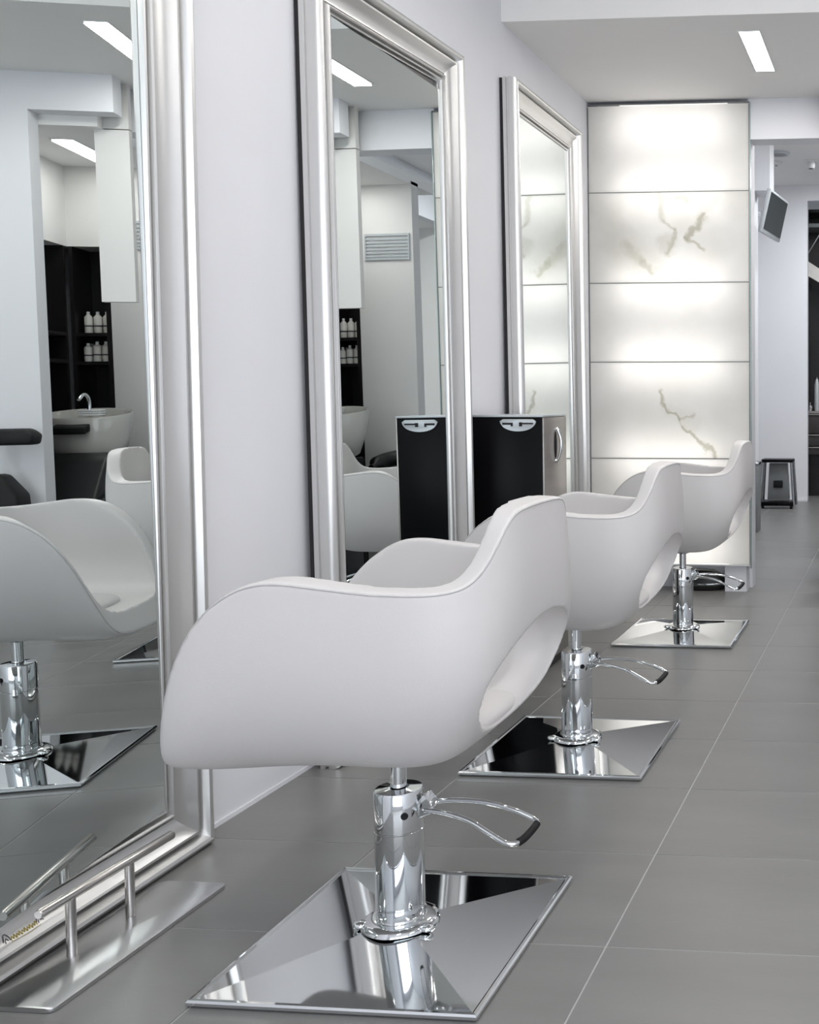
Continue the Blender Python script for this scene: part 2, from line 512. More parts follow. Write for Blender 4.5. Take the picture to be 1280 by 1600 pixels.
def make_chair():
    t = empty('styling_chair')
    link('shell', shell_me, 'leather', t, 180)
    # stitched seam that follows the outer edge of the rim
    pts = []
    for k in range(240):
        p = outer_pt(1.5 * k, math.pi / 2)
        q = bvh.find_nearest(p + (p - Vector((0, 0, p.z))).normalized() * 0.004 - Vector((0, 0, 0.004)))
        pts.append(q[0] + q[1] * 0.0002)
    for _ in range(3):
        pts = [(pts[i - 1] + pts[i] * 2 + pts[(i + 1) % len(pts)]) / 4 for i in range(len(pts))]
    bm = bmesh.new(); ring_tube(bm, pts, 0.0017, 6, closed=True)
    link('piping', bm, 'thread', t, 180)
    # seat cushion: domed pad on the tub floor
    bm = bmesh.new()
    NP = 96
    rows = []
    for rr, zz in ((1.0, 0.452), (1.03, 0.462), (1.02, 0.472), (0.97, 0.480), (0.85, 0.485), (0.6, 0.489), (0.3, 0.491)):
        rows.append([bm.verts.new((-0.015 + rr * rplan(360 * k / NP, 0.225, 0.205, 3.4) * math.cos(2 * math.pi * k / NP),
                                   rr * rplan(360 * k / NP, 0.225, 0.205, 3.4) * math.sin(2 * math.pi * k / NP), zz)) for k in range(NP)])
    for A, B in zip(rows, rows[1:]):
        for k in range(NP): bm.faces.new((A[k], A[(k + 1) % NP], B[(k + 1) % NP], B[k]))
    bm.faces.new(rows[0][::-1]); bm.faces.new(rows[-1])
    link('seat_cushion', bm, 'leather', t, 60)
    # chrome lift
    bm = bmesh.new(); lathe(bm, [(0, .30), (.0155, .30), (.0155, .375), (.030, .380), (.060, .392), (.060, .41), (0, .41)], 32)
    link('lift_rod', bm, 'chrome', t, 40)
    bm = bmesh.new()
    lathe(bm, [(0, .03), (.0475, .03), (.0475, .052), (.0468, .053), (.0468, .055), (.0475, .056), (.0475, .228), (.0466, .229), (.0466, .231), (.0475, .232),
               (.0475, .306), (.0450, .311), (.020, .313), (.020, .309), (0, .309)], 56)
    cyl = link('lift_cylinder', bm, 'chrome', t, 35)
    bm = bmesh.new(); lathe(bm, [(0, 0), (.007, 0), (.007, .003), (0, .003)], 16)
    bmesh.ops.rotate(bm, verts=bm.verts[:], cent=(0, 0, 0), matrix=Matrix.Rotation(R90, 3, 'X'))
    bmesh.ops.rotate(bm, verts=bm.verts[:], cent=(0, 0, 0), matrix=Matrix.Rotation(math.radians(38), 3, 'Z'))
    bmesh.ops.translate(bm, verts=bm.verts[:], vec=(.0294, -.0375, .268))
    link('port', bm, 'black_rubber', cyl)
    # scalloped collar where the cylinder meets the base
    bm = bmesh.new()
    lathe(bm, [(.047, .050), (.055, .050), (.066, .047), (.0745, .041), (.076, .036), (.070, .033), (.047, .030)], 72,
          scallop=[0, .002, .004, .006, .006, .004, 0, 8])
    col_ = link('collar', bm, 'chrome', t, 60)
    for a in (-25, 205):
        bm = bmesh.new(); bmesh.ops.create_uvsphere(bm, u_segments=16, v_segments=10, radius=1)
        for v in bm.verts: v.co = Vector((.076 * math.cos(D(a)) + v.co.x * .016, .076 * math.sin(D(a)) + v.co.y * .013, .041 + v.co.z * .008))
        link('collar_lug', bm, 'chrome', col_, 180)
    # pyramid base plate
    bm = bmesh.new()
    h = 0.270
    ring = lambda s, z: [bm.verts.new((x * s, y * s, z)) for x, y in ((1, 1), (-1, 1), (-1, -1), (1, -1))]
    R = [ring(h - .005, 0.001), ring(h, 0.006), ring(h, 0.011), ring(h - .003, 0.0145), ring(h - .008, 0.0155), ring(h - .012, 0.0125), ring(0.035, 0.036)]
    for A, B in zip(R, R[1:]):
        for k in range(4): bm.faces.new((A[k], A[(k + 1) % 4], B[(k + 1) % 4], B[k]))
    bm.faces.new(R[0]); bm.faces.new(R[-1])
    ve = [e for e in bm.edges if abs(e.verts[0].co.x - e.verts[1].co.x) < .03 and abs(e.verts[0].co.y - e.verts[1].co.y) < .03 and max(v.co.z for v in e.verts) < .02]
    link('base_plate', bm, 'chrome', t)
    # pump pedal: clevis, looped lever, rubber grip
    bm = bmesh.new()
    extrude_poly(bm, [(.040, .250), (.070, .262), (.078, .276), (.066, .286), (.060, .304), (.052, .300), (.046, .284), (.040, .282)], 'y', -.012, .020, bev=.003)
    ped = link('pedal_bracket', bm, 'chrome', t, 50)
    back = smooth_pts([(.055, .016, .276), (.105, .024, .279), (.170, .030, .274), (.225, .032, .260), (.268, .032, .243)])
    front = smooth_pts([(.055, -.008, .270), (.105, -.020, .270), (.160, -.034, .262), (.205, -.044, .243), (.240, -.050, .227), (.258, -.048, .224)])
    loop = back + smooth_pts([(.268, .032, .243), (.279, .024, .238), (.277, .005, .234), (.268, -.030, .227), (.258, -.048, .224)], 5)[1:-1] + front[::-1]
    bm = bmesh.new(); ring_tube(bm, loop, 0.0052, 10)
    link('pedal_lever', bm, 'chrome', t, 180)
    bm = bmesh.new(); ring_tube(bm, smooth_pts([(.279, .020, .238), (.277, .003, .234), (.270, -.026, .2275), (.263, -.040, .225)], 4), 0.0078, 10)
    link('pedal_grip', bm, 'black_rubber', t, 50)
    return t


CH = 'white tub salon chairs in a row'
chair = make_chair()
spots = [(-1.008, 2.000, 'nearest white leather salon chair, in front of the large mirror with the footrest', 0.0),
         (-1.005, 3.155, 'middle white leather salon chair, between the nearest chair and the stone wall chair', -1.5),
         (-1.000, 4.730, 'farthest white leather salon chair, right in front of the backlit stone wall', 2.0)]
for i, (x, y, lab, rz) in enumerate(spots):
    c = chair if i == 0 else copy_tree(chair)
    c.location = (x, y, 0)
    tag(c, lab, 'chair', CH)

# ------------------------------------------------------------------ leaning mirrors
PROF = [(0, 0), (0, .014), (.005, .017), (.005, .023), (0, .026), (0, .044), (.003, .054), (.009, .062), (.016, .065), (.023, .062), (.028, .053), (.030, .040), (.032, .030), (.036, .030),
        (.038, .042), (.041, .0475), (.047, .0475), (.053, .042), (.063, .033), (.077, .026), (.090, .022), (.097, .021), (.098, .012), (.102, .012), (.104, .024), (.107, .031), (.111, .033), (.115, .030),
        (.117, .012), (.121, .012), (.122, .022), (.125, .026), (.129, .024), (.131, .018), (.132, .008), (.136, .008), (.136, 0)]
FW = 0.136


def make_mirror(loc, rz, lean, width, height, glass_yaw, glass_lean, label, dtop=0.0):
    """local frame: x = out of the wall, y = along the wall (0 .. width), z = up"""
    t = empty('standing_mirror', loc, rz)
    t.rotation_euler = (0, -lean, rz)
    tag(t, label, 'mirror', 'silver framed mirrors along the wall')
    zt = lambda y: height + dtop * (1 - y / width)
    corners = {'bl': (0, 0), 'br': (width, 0), 'tr': (width, zt(width)), 'tl': (0, zt(0))}
    inner = {'bl': (1, 1), 'br': (-1, 1), 'tr': (-1, -1), 'tl': (1, -1)}
    rails = {}
    for nm, a, b in (('bottom_rail', 'bl', 'br'), ('side_rail', 'br', 'tr'), ('top_rail', 'tr', 'tl'), ('side_rail', 'tl', 'bl')):
        bm = bmesh.new(); rows = []
        for c in (a, b):
            cy, cz = corners[c]; sy, sz = inner[c]
            rows.append([bm.verts.new((d, cy + sy * u, cz + sz * u)) for u, d in PROF])
        n = len(PROF)
        for k in range(n - 1): bm.faces.new((rows[0][k], rows[0][k + 1], rows[1][k + 1], rows[1][k]))
        bm.faces.new(rows[0]); bm.faces.new(rows[1][::-1])
        bm.faces.new((rows[0][0], rows[1][0], rows[1][-1], rows[0][-1]))
        rails[nm] = link(nm, bm, 'silver_leaf', t, 32)
    # glass sheet, its far edge held deep in the frame
    y0, y1, z0, z1 = FW - .004, width - FW + .004, FW - .004, height + min(0, dtop) - FW + .004
    bm = bmesh.new(); box(bm, -.003, .003, y0 - y1, 0, 0, z1 - z0)
    g = link('glass', bm, 'mirror_glass', t)
    g.location = (0.022 if glass_lean else 0.014, y1, z0)
    g.rotation_euler = (0, -glass_lean, glass_yaw)
    bm = bmesh.new()
    box(bm, .002, .007, y1 - .008, y1, z0, z1)
    link('glass_edge', bm, 'mirror_edge', t)
    b = -.014 if lean else -.002
    nbox('backing_gap_shade', 'black_wood', (b, .001, .003 if lean else .02, width - .02, .02, height + min(0, dtop) - (.004 if lean else .02)), t)  # on leaning mirrors its black edge stands in for shadow in the wall gap
    return t, rails


# local x points into the room when rz = 0
m1, r1 = make_mirror((WL + 0.026, 1.402, 0), D(1.5), 0, 1.0, 2.44, D(7.0), D(0.45), 'largest nearest silver framed standing mirror behind the chrome footrest')
m2, r2 = make_mirror((WL + 0.036, 2.91, 0), 0, D(0.5), 1.02, 2.405, D(0.5), D(0), 'silver framed standing mirror in the middle, left of the black cabinet', dtop=-0.035)
m3, r3 = make_mirror((WL + 0.036, 4.465, 0), 0, D(0.5), 0.95, 2.49, 0, 0, 'farthest silver framed standing mirror, between black cabinet and stone wall')

# printed maker's marks on the bottom rail of the nearest mirror
base_y = 0.405


def rail_pt(y, u):
    for (a, b), (c, d) in zip(PROF, PROF[1:]):
        if a <= u <= c and c > a:
            return (b + (d - b) * (u - a) / (c - a) + .0008, y, u)


def stroke(bm, pts, r): ring_tube(bm, [rail_pt(*p) for p in smooth_pts([(a, b, 0) for a, b in pts], 4) for p in [(p[0], p[1])]], r, 5)


def mark(pts, r, m):
    b = bmesh.new(); stroke(b, pts, r); link('printed_mark', b, m, r1['bottom_rail'])


yy = base_y + .012
for k in range(5):
    mark([(yy, .060), (yy + .003, .0665), (yy + .006, .061), (yy + .009, .068), (yy + .0115, .060)], .0006, 'gold_ink')
    yy += .0125
mark([(base_y + .010, .0585), (base_y + .05, .0570), (yy + .004, .0580)], .0006, 'gold_ink')
for q in (base_y + .002, yy + .006):
    mark([(q - .006, .064), (q, .076), (q + .007, .070), (q + .009, .062)], .0006, 'dark_ink')
    mark([(q - .003, .061), (q + .001, .068), (q + .005, .063)], .0005, 'dark_ink')

# ------------------------------------------------------------------ footrest
t = empty('footrest', (-1.61, 1.945, 0))
tag(t, 'low brushed steel footrest with a round bar, at the foot of the nearest mirror', 'footrest')
bm = bmesh.new()
pl = []
for cx, cy, a0 in ((.094, .222, 0), (-.032, .222, 90), (-.032, -.236, 180), (.094, -.236, 270)):
    pl += [(cx + .014 * math.cos(D(a0 + 15 * k)), cy + .014 * math.sin(D(a0 + 15 * k))) for k in range(7)]
extrude_poly(bm, pl, 'z', .001, .009, bev=.0012)
link('plate', bm, 'steel', t, 40)
for y in (-.078, .078):
    bm = bmesh.new(); lathe(bm, [(0, .007), (.0095, .007), (.0095, .0085), (.009, .009), (.009, .128), (0, .128)], 24, (0, y, 0))
    link('post', bm, 'brushed_bar', t, 40)
bm = bmesh.new(); ring_tube(bm, [(0, -.155, .128), (0, -.152, .128), (0, .205, .128), (0, .208, .128)], [.0075, .0098, .0098, .0075], 20)
link('bar', bm, 'brushed_bar', t, 40)

# ------------------------------------------------------------------ black cabinet between the mirrors
t = empty('storage_cabinet', (-1.55, 4.14, 0))
tag(t, 'tall narrow black cabinet with bronze door and oval silver handles, between the two far mirrors', 'cabinet')
nbox('body', 'black_lacquer', (-.150, .146, -.14, .14, .04, 1.020), t, bev=.002)
nbox('plinth', 'black_wood', (-.14, .13, -.125, .125, 0, .04), t)
nbox('top', 'silver_plastic', (-.152, .150, -.143, .143, 1.020, 1.028), t, bev=.001)
dr = nbox('door', 'bronze_metal', (.146, .152, -.138, .138, .045, 1.018), t, bev=.001)
bm = bmesh.new(); ring_tube(bm, smooth_pts([(.150, .0, .845), (.158, .0, .838), (.172, .0, .87), (.176, .0, .905), (.172, .0, .94), (.158, .0, .972), (.150, .0, .965)], 6),
                           [.006] * 37, 10)
link('handle', bm, 'chrome', dr, 180)
bm = bmesh.new(); bmesh.ops.create_uvsphere(bm, u_segments=20, v_segments=12, radius=1)
for v in bm.verts: v.co = Vector((.1535 + v.co.x * .003, v.co.y * .013, .905 + v.co.z * .055))
link('handle_recess', bm, 'black_rubber', dr, 180)
# bowl shaped recessed pull on the near face: half-oval silver plate, tool slots
bm = bmesh.new()
prof = [(math.cos(a) * .073, -math.sin(a) * .040) for a in [math.pi * k / 24 for k in range(25)]] + [(-.060, .008), (.060, .008)]
extrude_poly(bm, [(.055 + p[0] - .005, 1.004 + p[1]) for p in prof], 'y', -.147, -.1395, bev=.0015)
hp = link('tool_holder', bm, 'silver_plastic', t, 50)
bm = bmesh.new(); box(bm, -.012, .030, -.1485, -.146, .990, .998); box(bm, .022, .030, -.149, -.146, .984, .998); link('slot', bm, 'black_rubber', hp)
bm = bmesh.new(); box(bm, .066, .112, -.1485, -.146, .992, .998); box(bm, .056, .068, -.149, -.146, .984, 1.0); link('slot', bm, 'black_rubber', hp)

# ------------------------------------------------------------------ backlit stone wall
t = empty('backlit_stone_wall', (-1.285, 5.75, 0.16))
tag(t, 'tall backlit wall of white veined stone panels at the end of the mirror wall', 'light wall')
LX0, LX1 = -1.735 + 1.285, -0.836 + 1.285
seams = [0.163, 0.754, 1.294, 1.734, 2.235, 2.712]
X = lambda px: -1.285 + (px - 1045) * (0.903 / 251.0)     # photo column of the panel to metres
onyx('onyx_plain', [], 0.05, 1.0)
onyx('onyx_diag', [((-0.06, 0.36), (0.05, 0.215), 0.013, 0.8), ((0.05, 0.215), (0.12, 0.235), 0.010, 0.5), ((0.0, 0.28), (0.12, 0.19), 0.05, 0.14),
                   ((0.085, 0.175), (0.25, 0.01), 0.013, 0.85), ((0.05, 0.215), (0.085, 0.175), 0.007, 0.5)], 0.03, 2.0)
onyx('onyx_cloud', [((-0.28, 0.21), (-0.12, 0.12), 0.11, 0.28), ((-0.16, 0.13), (-0.09, 0.07), 0.022, 0.6), ((-0.23, 0.19), (-0.17, 0.13), 0.03, 0.4), ((-0.06, 0.47), (-0.04, 0.38), 0.03, 0.45),
                    ((0.03, 0.30), (0.01, 0.17), 0.018, 0.6), ((-0.03, 0.23), (0.0, 0.2), 0.055, 0.35), ((0.21, 0.37), (0.10, 0.22), 0.018, 0.85), ((0.10, 0.22), (0.20, 0.18), 0.014, 0.7),
                    ((-0.03, 0.36), (0.03, 0.30), 0.012, 0.5), ((0.04, 0.48), (0.10, 0.47), 0.02, 0.55), ((0.24, 0.45), (0.20, 0.36), 0.05, 0.25), ((0.12, 0.30), (0.24, 0.20), 0.12, 0.14),
                    ((0.36, 0.44), (0.42, 0.44), 0.08, 0.2), ((-0.42, 0.42), (-0.33, 0.36), 0.10, 0.22)], 0.04, 3.0)
kinds = ['onyx_plain', 'onyx_diag', 'onyx_plain', 'onyx_cloud', 'onyx_plain']
for k in range(5):
    z0, z1 = seams[k] + 0.0025, seams[k + 1] - 0.0025
    bm = bmesh.new()
    hgt = z1 - z0; dp = .010
    v = [bm.verts.new(p) for p in ((LX0, 0, 0), (LX1, 0, 0), (LX1, 0, hgt), (LX0, 0, hgt), (LX0, dp, 0), (LX1, dp, 0), (LX1, dp, hgt), (LX0, dp, hgt))]
    for f in ((0, 1, 2, 3), (0, 4, 5, 1), (1, 5, 6, 2), (2, 6, 7, 3), (3, 7, 4, 0)): bm.faces.new([v[i] for i in f])
    o = link('stone_panel', bm, kinds[k], t); o.location = (0, 0, z0 - 0.16)
bm = bmesh.new()
for z in seams[1:-1]: box(bm, LX0, LX1, .003, .012, z - .003 - .16, z + .003 - .16)
box(bm, LX0 - .004, LX0, -.002, .18, 0, 2.545); box(bm, LX1, LX1 + .003, -.002, .012, 0, 2.545)
link('metal_joints', bm, 'grey_panel', t)
nbox('top_rail', 'dark_chrome', (LX0 - .004, LX1 + .004, -.004, .17, 2.553, 2.559), t)
nbox('bottom_rail', 'white_plastic', (LX0 - .004, LX1 + .004, 0.0, .17, -.006, 0.001), t)
nbox('side_glass', 'glass_edge', (LX1 + .004, LX1 + .010, -.004, .016, -.02, 2.555), t, bev=.001)
nbox('side_cover', 'paint', (LX1, LX1 + .006, .017, .172, 0, 2.553), t)
nbox('back_board', 'white_plastic', (LX0, LX1, .172, .178, 0, 2.54), t)
for i, z in enumerate([2.60, 2.235, 1.734, 1.294, 0.754, 0.24]):
    area('tube_lamp', (-1.285, 5.75 + .135, z), (R90, 0, math.pi), 0.62, 0.20, 1.05, (1.0, 0.965, 0.93))
# what stands below it
struct('trim_6', 'paint', (-0.985, -0.862, 5.80, 5.93, 0, 0.155))
t2 = empty('floor_box', (-1.14, 5.86, 0))
tag(t2, 'low black rounded floor box in the gap under the stone wall', 'box')
bm = bmesh.new(); lathe(bm, [(0, .004), (.135, .004), (.150, .02), (.150, .045), (.135, .085), (.09, .11), (0, .118)], 40)
for v in bm.verts: v.co.y *= 0.45
link('housing', bm, 'black_leather', t2, 50)
bm = bmesh.new(); lathe(bm, [(.151, .030), (.154, .033), (.154, .040), (.151, .043)], 40)
for v in bm.verts: v.co.y *= 0.45
link('bumper_strip', bm, 'dark_chrome', t2, 50)

# ------------------------------------------------------------------ far room things
# wall television on a swivel arm
t = empty('television', (-0.999, 8.36, 2.54))
t.rotation_euler = (0, D(13), D(-7.5))
tag(t, 'small flat grey television tilted down on a wall arm above the far trolley', 'television')
bm = bmesh.new(); box(bm, -.035, 0, -.285, .285, -.170, .170, bev=.008); link('bezel', bm, 'silver_plastic', t, 40)
nbox('screen', 'screen', (.0005, .003, -.262, .262, -.138, .150), t)
bm = bmesh.new(); box(bm, -.075, -.035, -.17, .17, -.10, .11, bev=.02); link('rear_cover', bm, 'white_plastic', t, 40)
bm = bmesh.new(); ring_tube(bm, smooth_pts([(-.07, 0, .0), (-.11, .03, .0), (-.17, .12, .01), (-.20, .2, .02), (-.205, .255, .03)], 6), .014, 10)
link('wall_arm', bm, 'chrome', t, 180)
bm = bmesh.new(); ring_tube(bm, smooth_pts([(-.07, -.05, -.03), (-.10, -.04, .09), (-.085, -.02, .14), (-.06, .0, .10)], 6), .006, 8)
link('cable', bm, 'dark_chrome', t, 180)
# black trolley frame against the far wall
t = empty('tool_trolley', (-1.205, 10.25, 0))
tag(t, 'small black metal framed trolley on the floor by the far white wall', 'trolley')
for x in (-.150, .150):
    bm = bmesh.new(); ring_tube(bm, [(x * 1.12, -.10, .02), (x * 1.03, -.085, .25), (x * .93, -.07, .475)], .015, 8); link('post', bm, 'dark_chrome', t, 50)
    bm = bmesh.new(); ring_tube(bm, [(x * 1.12, .12, .02), (x * .93, .10, .475)], .015, 8); link('post', bm, 'dark_chrome', t, 50)
nbox('tray', 'black_lacquer', (-.155, .155, -.10, .13, .455, .485), t, bev=.006)
nbox('tray', 'black_lacquer', (-.165, .165, -.12, .14, .03, .07), t, bev=.006)
bm = bmesh.new(); extrude_poly(bm, [(-.11, .08), (.11, .08), (.09, .44), (-.09, .44)], 'y', .02, .10, bev=.004); link('drawer_box', bm, 'grey_panel', t, 40)
nbox('drawer_pull', 'black_rubber', (-.045, .045, -.005, .025, .20, .27), t, bev=.004)
for x in (-.14, .14):
    bm = bmesh.new(); ring_tube(bm, [(x - .012, -.09, .02), (x + .012, -.09, .02)], .019, 12); link('caster', bm, 'black_rubber', t, 40)
# grey box beside it
t = empty('waste_bin', (-1.225, 8.45, 0))
tag(t, 'plain grey bin standing against the white pier behind the stone wall', 'bin')
bm = bmesh.new(); extrude_poly(bm, [(-.085, 0), (.075, 0), (.085, .56), (-.095, .56)], 'y', -.10, .10, bev=.006); link('bin_body', bm, 'grey_panel', t, 40)
nbox('bin_rim', 'dark_chrome', (-.098, .088, -.104, .104, .55, .572), t, bev=.004)
# ceiling fittings
t = empty('ceiling_speaker', (-1.10, 9.46, 3.30)); tag(t, 'large flat round speaker set in the far room ceiling', 'speaker')
bm = bmesh.new(); lathe(bm, [(0, -.012), (.075, -.014), (.080, -.022), (.092, -.022), (.10, -.006), (.10, .001), (0, .001)], 40); link('grille_ring', bm, 'silver_plastic', t, 40)
bm = bmesh.new(); lathe(bm, [(0, -.018), (.06, -.017), (.074, -.013), (0, -.011)], 32); link('grille', bm, 'grey_panel', t, 40)
t = empty('smoke_detector', (-1.165, 9.82, 3.30)); tag(t, 'small white round detector on the ceiling behind the speaker', 'detector')
bm = bmesh.new(); lathe(bm, [(0, -.035), (.03, -.034), (.045, -.02), (.055, -.016), (.055, .001), (0, .001)], 32); link('cover', bm, 'white_plastic', t, 40)
bm = bmesh.new(); lathe(bm, [(0, -.040), (.012, -.039), (.014, -.034), (0, -.033)], 20); link('sensor', bm, 'grey_panel', t, 40)
t = empty('ceiling_spotlight', (-0.84, 9.80, 3.30)); tag(t, 'white ceiling spotlight with dark lens at the right, far room', 'spotlight')
bm = bmesh.new(); lathe(bm, [(0, -.012), (.060, -.012), (.068, -.004), (.068, .001), (0, .001)], 32); link('ceiling_plate', bm, 'white_plastic', t, 40)
bm = bmesh.new(); lathe(bm, [(.022, -.075), (.034, -.072), (.042, -.045), (.036, -.012), (0, -.012)], 32); hd = link('lamp_head', bm, 'white_plastic', t, 40)
bm = bmesh.new(); lathe(bm, [(0, -.070), (.024, -.070), (.024, -.066), (0, -.066)], 24); link('lens', bm, 'screen', hd)

# dark shelving with drawers beyond the far wall
t = empty('dark_display_unit', (-0.55, 11.62, 0))
tag(t, 'tall black display unit with brown drawers through the far opening', 'shelving')
nbox('back_panel', 'black_wood', (-.50, .60, .10, .13, 0, 3.12), t)
nbox('side_panel', 'black_wood', (-.50, -.47, -.30, .10, 0, 3.12), t)
nbox('side_panel', 'black_wood', (.57, .60, -.30, .10, 0, 3.12), t)
nbox('top_panel', 'black_wood', (-.50, .60, -.30, .10, 3.09, 3.12), t)
nbox('counter', 'bronze_metal', (-.47, .57, -.32, .10, .923, .943), t)
for k, (a, b) in enumerate(((.70, .915), (.565, .69), (.47, .555))):
    d = nbox('drawer', 'brown_drawer', (-.465, .565, -.30, .08, a, b), t, bev=.003)
    nbox('drawer_lip', 'bronze_metal', (-.465, .565, -.315, -.298, b - .012, b), d)
for a, b in ((2.93, 2.97),): nbox('shelf', 'grey_panel', (-.47, .57, -.30, .10, a, b), t)
bm = bmesh.new()
extrude_poly(bm, [(-.47, 2.58), (.25, 2.10), (.25, 2.00), (-.47, 2.42)], 'y', -.28, -.20); link('sloping_shelf', bm, 'carton_white', t)
bm = bmesh.new(); ring_tube(bm, [(-.465, -.27, 2.63), (-.30, -.27, 2.90)], .006, 6); link('tie_rod', bm, 'steel', t)
nbox('foot_panel', 'black_wood', (-.47, .57, -.10, -.08, 0.0, .46), t)
for k in range(3):
    o = empty('display_bottle', (-0.985 + k * .075, 11.40, .945)); tag(o, ['small shiny round pot on the far drawer counter', 'tall clear bottle on the far drawer counter', 'short clear bottle at the frame edge on the far counter'][k], 'bottle', 'bottles on the far counter')
    s = (0.5, 2.6, 1.2)[k]
    bm = bmesh.new(); lathe(bm, [(0, 0), (.026, 0), (.030, .02 * s), (.030, .11 * s), (.012, .135 * s), (0, .135 * s)], 20); link('bottle_body', bm, 'chrome' if k == 0 else 'silver_plastic', o, 40)
    bm = bmesh.new(); lathe(bm, [(0, .13 * s), (.011, .13 * s), (.011, .13 * s + .03), (0, .13 * s + .03)], 16); link('cap', bm, 'dark_chrome', o, 40)

# ------------------------------------------------------------------ side room things (seen in the middle mirror)
t = empty('air_vent', (-0.14, 6.60, 2.10)); tag(t, 'rectangular air vent high on the wall, seen in the middle mirror', 'vent')
bm = bmesh.new()
for b in ((-.15, .15, -.012, 0, -.085, -.07), (-.15, .15, -.012, 0, .07, .085), (-.15, -.14, -.012, 0, -.07, .07), (.14, .15, -.012, 0, -.07, .07)): box(bm, *b)
link('vent_frame', bm, 'silver_plastic', t)
for k in range(6): nbox('slat', 'silver_plastic', (-.14, .14, -.009, -.002, -.066 + k * .022, -.052 + k * .022), t)


def armchair(name, x, y, rz, label):
    t = empty(name, (x, y, 0), rz); tag(t, label, 'armchair', 'black leather armchairs')
    nbox('seat', 'black_leather', (-.27, .27, -.28, .26, .20, .44), t, bev=.04, seg=4)
    bm = bmesh.new()
    extrude_poly(bm, [(-.30, .20), (.30, .20), (.32, .62), (.24, .78), (.0, .84), (-.24, .78), (-.32, .62)], 'y', .22, .36, bev=.035); link('backrest', bm, 'black_leather', t, 50)
    for s in (-1, 1):
        bm = bmesh.new(); extrude_poly(bm, [(-.30, .12), (.30, .12), (.30, .66), (.0, .62), (-.26, .56)], 'x', s * .30 - .05, s * .30 + .05, bev=.025); link('armrest', bm, 'black_leather', t, 50)
        for q in (-.24, .28):
            bm = bmesh.new(); lathe(bm, [(0, 0), (.014, 0), (.018, .21), (0, .21)], 12, (s * .26, q, 0)); link('leg', bm, 'chrome', t, 40)
    return t


armchair('waiting_armchair', -0.12, 7.48, D(-40), 'black leather armchair seen in the middle mirror beyond the white chair')

# ------------------------------------------------------------------ wash corner (seen in the nearest mirror)
def shelf_unit(x0, x1, y0, y1, zs, label, front):
    t = empty('shelf_unit', ((x0 + x1) / 2, (y0 + y1) / 2, 0)); tag(t, label, 'shelving', 'black shelves of the wash corner')
    X0, X1, Y0, Y1 = x0 - (x0 + x1) / 2, x1 - (x0 + x1) / 2, y0 - (y0 + y1) / 2, y1 - (y0 + y1) / 2
    if front == 'y':
        nbox('back_panel', 'black_wood', (X0, X1, Y1 - .015, Y1, 0, 2.03), t)
        nbox('side_panel', 'black_wood', (X0, X0 + .022, Y0, Y1 - .015, 0, 2.03), t)
        nbox('side_panel', 'black_wood', (X1 - .022, X1, Y0, Y1 - .015, 0, 2.03), t)
        for z in zs: nbox('shelf', 'black_wood', (X0 + .022, X1 - .022, Y0, Y1 - .015, z - .02, z), t)
    else:
        nbox('back_panel', 'black_wood', (X1 - .015, X1, Y0, Y1, 0, 2.03), t)
        nbox('side_panel', 'black_wood', (X0, X1 - .015, Y0, Y0 + .022, 0, 2.03), t)
        nbox('side_panel', 'black_wood', (X0, X1 - .015, Y1 - .022, Y1, 0, 2.03), t)
        for z in zs: nbox('shelf', 'black_wood', (X0, X1 - .015, Y0 + .022, Y1 - .022, z - .02, z), t)
    return t


shelf_unit(0.065, 0.275, 6.60, 6.85, (1.06, 1.35, 1.52), 'black shelf unit with white bottles, right in the nearest mirror', 'y')
shelf_unit(0.285, 0.505, 5.62, 6.58, (1.06, 1.36, 1.52), 'black shelf unit with cartons, beside the white column in the nearest mirror', 'x')


def carton(x, y, z, w_, h_, m, label, group):
    t = empty('carton', (x, y, z), random.uniform(-.2, .2)); tag(t, label, 'carton', group)
    nbox('box_body', m, (-w_ / 2, w_ / 2, -w_ / 2, w_ / 2, 0, h_), t, bev=.001)
    nbox('lid_flap', 'carton_white', (-w_ / 2 - .0008, w_ / 2 + .0008, -w_ / 2 - .0008, w_ / 2 + .0008, h_ - .012, h_ + .001), t)
    nbox('print_band', 'carton_brown' if m != 'carton_brown' else 'carton_cream', (-w_ / 2 - .0008, w_ / 2 + .0008, -w_ / 2 - .0008, w_ / 2 + .0008, h_ * .35, h_ * .42), t)
    return t


for k in range(4):
    carton(.325 + .004 * k, 6.08 + .085 * k, 1.361, .045, (.125, .105, .13, .10)[k], ('carton_cream', 'carton_cream', 'carton_white', 'carton_white')[k],
           ('tall cream carton nearest the column on the lower shelf, in the nearest mirror', 'short cream carton second from the column on the lower shelf, in the nearest mirror', 'tallest white carton on the lower shelf, in the nearest mirror', 'small white carton at the corner end of the lower shelf, in the nearest mirror')[k], 'cartons on the lower shelf')
for k in range(2):
    carton(.325, 6.20 + .10 * k, 1.521, .055, .085, ('carton_brown', 'carton_white')[k],
           ('brown carton on the upper shelf by the column, in the nearest mirror', 'white carton on the upper shelf next to the brown one, in the nearest mirror')[k], 'cartons on the upper shelf')


def pump_bottle(x, y, z, h_, label, group):
    t = empty('pump_bottle', (x, y, z)); tag(t, label, 'bottle', group)
    bm = bmesh.new(); lathe(bm, [(0, 0), (.020, 0), (.022, .008), (.022, h_ * .75), (.010, h_ * .86), (0, h_ * .86)], 20); link('bottle_body', bm, 'carton_white', t, 40)
    bm = bmesh.new(); lathe(bm, [(0, h_ * .85), (.009, h_ * .85), (.009, h_), (0, h_)], 14); link('cap', bm, 'white_plastic', t, 40)
    bm = bmesh.new(); lathe(bm, [(.0222, h_ * .30), (.0226, h_ * .31), (.0226, h_ * .36), (.0222, h_ * .37)], 20); link('print_band', bm, 'dark_ink', t)


